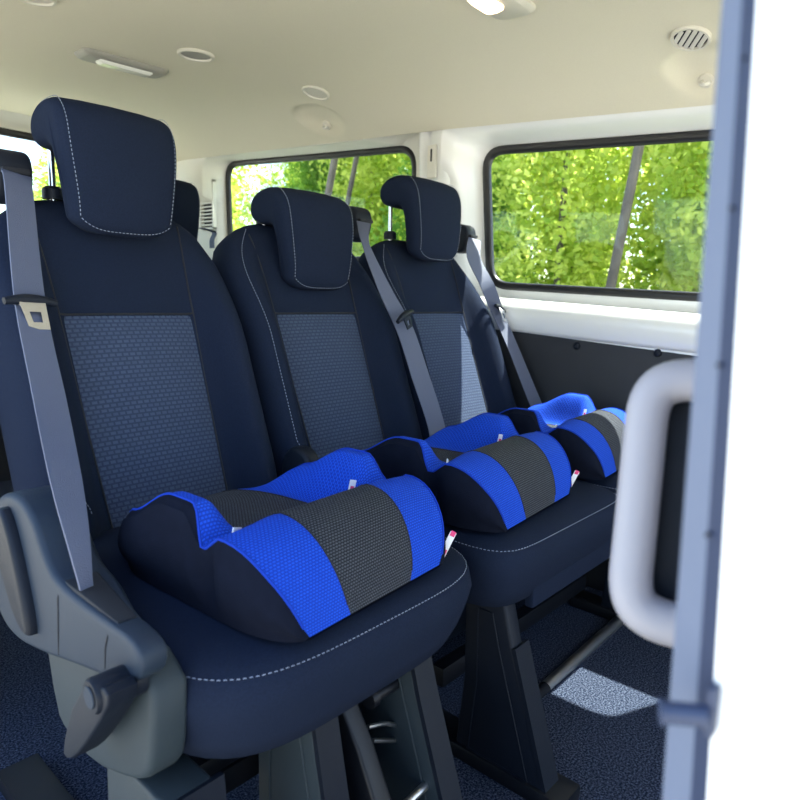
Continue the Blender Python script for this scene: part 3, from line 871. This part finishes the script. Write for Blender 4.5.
def circ(r, n=36): return [(r * math.cos(2 * PI * k / n), r * math.sin(2 * PI * k / n)) for k in range(n)]
def disc(px, py, r, label, m='vent', louvre=False, rim='linerplastic'):
    p = up_at(px, py); F = frame_at(p); t = empty('ceiling_vent', p); tag(t, label, 'vent')
    bm = bmesh.new(); prof = [(r, .003), (r, -.004), (r * .95, -.007), (r * .84, -.007), (r * .80, -.001)]
    loft(bm, [[F @ Vector((x, y, z)) for x, y in circ(q)] for q, z in prof], cap=False); obj('rim', bm, rim, t)
    dish('face', F, [(circ(r * .82), .002), (circ(r * .81), -.0025)], 'seam' if louvre else m, t)
    if louvre:
        for k in range(-2, 3):
            y = k * r * .30; hw_ = math.sqrt(max(0, (r * .78) ** 2 - y * y)); bm = bmesh.new()
            G = F @ Matrix.Rotation(R(35), 4, 'Z') @ Matrix.Translation((0, y, -.005)) @ Matrix.Rotation(R(30), 4, 'X')
            box(bm, (-hw_, -.0042, -.0008), (hw_, .0042, .0008)); bmesh.ops.transform(bm, matrix=G, verts=bm.verts); obj('louvre', bm, 'cream', t, smooth=False)
    localise(t)
disc(196, 54, .050, 'round grey ceiling speaker cover just right of the rectangular lamp')
disc(316, 92, .044, 'small pale round cap in the roof lining above the middle seat', 'linerplastic')
disc(691, 37, .040, 'round louvred air vent in the roof lining by the door frame', louvre=True)
disc(36, -3, .042, 'round ceiling cap cut off by the top edge of the picture at left', 'linerplastic')
for i, (hx, hy) in enumerate(HK):
    px, py = ((327, 125), (706, 80))[i]
    p = up_at(px, py, lambda x, y: dimple(x, y, hx, hy))
    t = empty('coat_hook', p); tag(t, ('small grey coat hook in a roof recess above the middle seat', 'pale coat hook in a roof recess beside the door frame')[i], 'hook')
    F = frame_at(p) @ Matrix.Rotation(R(20), 4, 'Y')
    dish('base', F, [(circ(.017), .004), (circ(.017), -.003), (circ(.014), -.006)], 'linerplastic', t)
    bm = bmesh.new(); tube(bm, resample([F @ Vector(q) for q in ((0, .006, -.004), (0, .004, -.016), (0, -.006, -.021), (0, -.012, -.014))], 5), .0042, n=10); obj('hook_arm', bm, 'cream', t)
    localise(t)
# thin light strip in the rear header
bm = bmesh.new(); box(bm, (1.00, 2.95, 1.527), (1.16, 2.965, 1.533), .001)

bm.free()

# ------------------------------------------------------------------ things under the seats
bm = bmesh.new(); a = at(563, 590, 'y', .84); b = at(603, 585, 'y', .84)
box(bm, (a.x, .83, a.z - .01), (b.x, .845, a.z + .045), .004)
box(bm, (a.x, .832, 0), (a.x + .015, .843, a.z), .002); box(bm, (b.x - .02, .832, 0), (b.x - .005, .843, a.z), .002)
tag(obj('floor_bracket', bm, 'board'), 'pale metal bracket standing on the floor beneath the far seat', 'bracket')

# ------------------------------------------------------------------ near door pillar
def prism_v(name, P0, P1, z0, z1, m, parent=None, b=.001):
    """vertical extrusion between two outlines (x,y) at z0 and z1"""
    bm = bmesh.new(); n = 9
    loft(bm, [[Vector((p[0] + (q[0] - p[0]) * k / n, p[1] + (q[1] - p[1]) * k / n, z0 + (z1 - z0) * k / n)) for p, q in zip(P0, P1)] for k in range(n + 1)])
    return obj(name, bm, m, parent, sharp=40)
def pillar_pts(x, pa, pb):
    """straight edge through two photo points on plane x, returned as y(z)"""
    a, b = at(*pa, 'x', x), at(*pb, 'x', x)
    return lambda z: a.y + (b.y - a.y) * (z - a.z) / (b.z - a.z)
yl = pillar_pts(.262, (722, 0), (662, 800)); ym = pillar_pts(.255, (742, 0), (690, 800)); yr = pillar_pts(.250, (757, 0), (707, 800))
Z0, Z1 = -.06, 1.32
def clampy(f): return lambda z: f(z)
A0 = [(.262, yl(Z0)), (.2555, ym(Z0)), (.268, ym(Z0) - .004), (.274, yl(Z0) - .003)]; A1 = [(.262, yl(Z1)), (.2555, ym(Z1)), (.268, ym(Z1) - .004), (.274, yl(Z1) - .003)]
wf_ = prism_v('door_1', [(.250, yr(Z0)), (.250, -.70), (.31, -.70), (.31, yr(Z0) - .012), (.268, yr(Z0) - .006)],
              [(.250, yr(Z1)), (.250, -.70), (.31, -.70), (.31, yr(Z1) - .012), (.268, yr(Z1) - .006)], Z0, Z1, 'paint')
struct(wf_)
sl = prism_v('trim_6', A0, A1, Z0, Z1, 'alu'); struct(sl)
B0 = [(.2556, ym(Z0)), (.2505, yr(Z0)), (.262, yr(Z0) - .004), (.269, ym(Z0) - .004)]; B1 = [(.2556, ym(Z1)), (.2505, yr(Z1)), (.262, yr(Z1) - .004), (.269, ym(Z1) - .004)]
sd = prism_v('trim_7', B0, B1, Z0, Z1, 'aludark'); struct(sd)
for px, py in ((745, 58), (731, 208), (718, 365), (707, 535)):
    p = at(px, py, 'x', .2522); bm = bmesh.new()
    tube(bm, [p + Vector((.003, 0, 0)), p + Vector((-.0004, 0, 0))], .0008, n=10); obj('seal_clip', bm, 'seam', sd)
# striker peg
pk = empty('door_striker', at(706, 715, 'x', .245)); tag(pk, 'metal peg sticking out across the door pillar edge near its foot', 'striker')
pa, pb = at(662, 712, 'x', .236), at(707, 716, 'x', .243); d = (pa - pb).normalized()
bm = bmesh.new(); tube(bm, [pb, pa - d * .001, pa + d * .0004, pa + d * .0012], [.0042, .0042, .0052, .0046], n=18); obj('peg', bm, 'aludark', pk)
bm = bmesh.new(); q = at(709, 705, 'x', .246); box(bm, (q.x - .003, q.y - .003, q.z - .012), (q.x + .004, q.y + .0005, q.z + .008), .0012); obj('plate', bm, 'aludark', pk)
localise(pk)
bm = bmesh.new(); box(bm, (.312, -.30, -.055), (.50, .088, 1.20), .012); struct(obj('trim_8', bm, 'handle'))
# grab handle on the inside of the pillar
hc = CAM + (at(672, 498, 'x', .42) - CAM)
hd = (hc - CAM).normalized(); hr = Vector((hd.y, -hd.x, 0)).normalized(); hu = hr.cross(hd).normalized()
gh = empty('grab_handle', hc); tag(gh, 'rounded light grey grab handle behind the blurred door edge', 'handle')
def HP(x, y, z): return hc + hr * x + hu * y + hd * z
k = (hc - CAM).dot(_fw) / FPX
O = rquad([((620 - 672) * k, (498 - 640) * k), ((760 - 672) * k, (498 - 640) * k), ((760 - 672) * k, (498 - 357) * k), ((620 - 672) * k, (498 - 357) * k)], .042, 10, 10)
mid = offset_poly([(p.x, p.y) for p in O], .0135)
bm = bmesh.new(); rr = .0135; rings = []
for a in range(14):
    an_ = 2 * PI * a / 14; ca, sa = math.cos(an_), math.sin(an_)
    dd = (abs(ca) ** 3 + abs(sa) ** 3) ** (-1 / 3)
    Q = offset_poly(mid, -rr * ca * dd); rings.append([HP(q[0], q[1], sa * dd * .016) for q in Q])
rings.append(rings[0])
loft(bm, rings, cap=False); bmesh.ops.remove_doubles(bm, verts=bm.verts, dist=1e-5)
obj('grip', bm, 'handle', gh, sharp=80)
bm = bmesh.new()
Q = offset_poly([(p.x, p.y) for p in O], .016)
loft(bm, [[HP(q[0], q[1], .018) for q in Q], [HP(q[0], q[1], .024) for q in Q]])
Qs = offset_poly([(p.x, p.y) for p in O], .020)
obj('backing_plate', bm, 'plastic2', gh)
localise(gh)

# ------------------------------------------------------------------ outside
bm = bmesh.new(); g = bmesh.ops.create_grid(bm, x_segments=30, y_segments=30, size=30)
for v in bm.verts: v.co.z = -.50
gd = struct(obj('floor_outside', bm, 'ground'))

def bine_mesh(name, n, h, rx, seed, size=(.028, .062), m='leaf'):
    rnd = random.Random(seed); vs = []; fs = []
    for _ in range(n):
        z = rnd.random() ** .9 * h; a = rnd.random() * 2 * PI
        prof = rx * (.75 + .25 * math.sin(z * 2.3 + seed)) * (1 - .35 * (z / h) ** 3)
        rad = prof * (rnd.random() ** .55) * (1 + .3 * math.sin(3 * a + z * 1.7 + seed))
        c = Vector((rad * math.cos(a), rad * math.sin(a) * 1.1, z))
        s = rnd.uniform(*size) / 2
        nn = Vector((rnd.gauss(0, 1), rnd.gauss(0, 1), rnd.gauss(.6, 1))).normalized()
        t = nn.orthogonal().normalized(); t = Matrix.Rotation(rnd.random() * 6.28, 3, nn) @ t; b = nn.cross(t)
        k = len(vs)
        vs += [c - t * s, c - t * s * .2 + b * s * .75 - nn * s * .15, c + t * s * 1.1 - nn * s * .2, c - t * s * .2 - b * s * .75 - nn * s * .15]
        fs += [(k, k + 1, k + 2), (k, k + 2, k + 3)]
    me = bpy.data.meshes.new(name); me.from_pydata(vs, [], fs); me.materials.append(M[m]); return me
meshes = [bine_mesh('leaves', 21000, 4.2, .62, 1), bine_mesh('leaves', 26000, 4.0, .58, 2), bine_mesh('leaves', 15000, 3.8, .6, 3)]
darkm = bine_mesh('leaves', 26000, 4.0, .6, 5, m='leafdark')
stem = bpy.data.meshes.new('stem'); bm = bmesh.new(); tube(bm, [(0, 0, 0), (.03, .02, 1.2), (0, 0, 2.4), (.02, 0, 3.7)], [.03, .025, .018, .008], n=8); bm.to_mesh(stem); bm.free(); stem.materials.append(M['wood'])
k = 0
rows = [(3.95, [.35 + .86 * i for i in range(4)]), (4.9, [.7 + .9 * i for i in range(5)]), (4.6, [4.55, 5.2, 6.9]), (5.6, [5.3, 6.1, 8.6, 9.5]), (6.4, [1.0, 2.0, 3.1, 4.2, 7.8, 10.4])]
for rx_, ys in rows:
    for y in ys:
        t = empty('hop_plant', (rx_ + random.uniform(-.12, .12), y + random.uniform(-.08, .08), -.5))
        t.rotation_euler.z = random.random() * 6.28; t.scale = (1, 1, random.uniform(.92, 1.08))
        me = darkm if (k % 7 == 3) else meshes[k % 3]
        o = bpy.data.objects.new('foliage', me); C.objects.link(o); o.parent = t
        o = bpy.data.objects.new('stem', stem); C.objects.link(o); o.parent = t
        tag(t, 'tall leafy green climbing plant in the thicket outside the side windows', 'plant', 'leafy plants outside the side windows'); k += 1
for x, y in ((1.2, 9.2), (2.6, 9.6), (3.6, 8.6), (.2, 10.5), (4.3, 10.6)):
    t = empty('rear_tree', (x, y, -.5)); t.rotation_euler.z = random.random() * 6; t.scale = (1.4, 1.4, .72)
    o = bpy.data.objects.new('foliage', meshes[k % 3]); C.objects.link(o); o.parent = t
    o = bpy.data.objects.new('stem', stem); C.objects.link(o); o.parent = t
    tag(t, 'pale green tree seen through the rear window', 'tree', 'trees beyond the rear window'); k += 1
def pole(a, b, r, label):
    a, b = Vector(a), Vector(b); d = (b - a) / (b.z - a.z); base = a + d * (-.5 - a.z); top = a + d * (4.6 - a.z)
    bm = bmesh.new(); tube(bm, [base, base.lerp(top, .5), top], [r * .9, r * .8, r * .7], n=16); tag(obj('wooden_pole', bm, 'wood'), label, 'pole')
pole(at(611, 285, 'x', 3.25), at(640, 142, 'x', 3.25), .030, 'leaning weathered wooden pole standing among leaves outside the large side window')
pole(at(328, 195, 'x', 3.6), at(336, 152, 'x', 3.6), .035, 'thicker of the two leaning poles outside the smaller rear side window')
pole(at(349, 195, 'x', 3.9), at(358, 150, 'x', 3.9), .026, 'thinner right-hand leaning pole outside the smaller rear side window')

# ------------------------------------------------------------------ light
SUND = Vector((-.50, .225, -1)).normalized()
ld = bpy.data.lights.new('sun', 'SUN'); ld.energy = 9.0; ld.angle = R(.55); ld.color = (1, .96, .90)
lo = bpy.data.objects.new('sun', ld); C.objects.link(lo); lo.rotation_euler = SUND.to_track_quat('-Z', 'Y').to_euler(); lo.location = (6, 0, 10)
w = bpy.data.worlds.new('world'); bpy.context.scene.world = w; w.use_nodes = True; nt = w.node_tree
bg = nt.nodes['Background']; sk = nt.nodes.new('ShaderNodeTexSky'); sk.sky_type = 'NISHITA'; sk.sun_disc = False
sk.sun_elevation = math.asin(-SUND.z); sk.sun_rotation = math.atan2(-SUND.x, -SUND.y); sk.air_density = 1.0; sk.dust_density = 1.0
nt.links.new(sk.outputs[0], bg.inputs['Color']); bg.inputs['Strength'].default_value = .30
sc_ = bpy.context.scene
sc_.view_settings.view_transform = 'Standard'; sc_.view_settings.look = 'None'; sc_.view_settings.gamma = 1; sc_.view_settings.exposure = 1.35
sc_.cycles.max_bounces = 10; sc_.cycles.diffuse_bounces = 5; sc_.cycles.transparent_max_bounces = 12
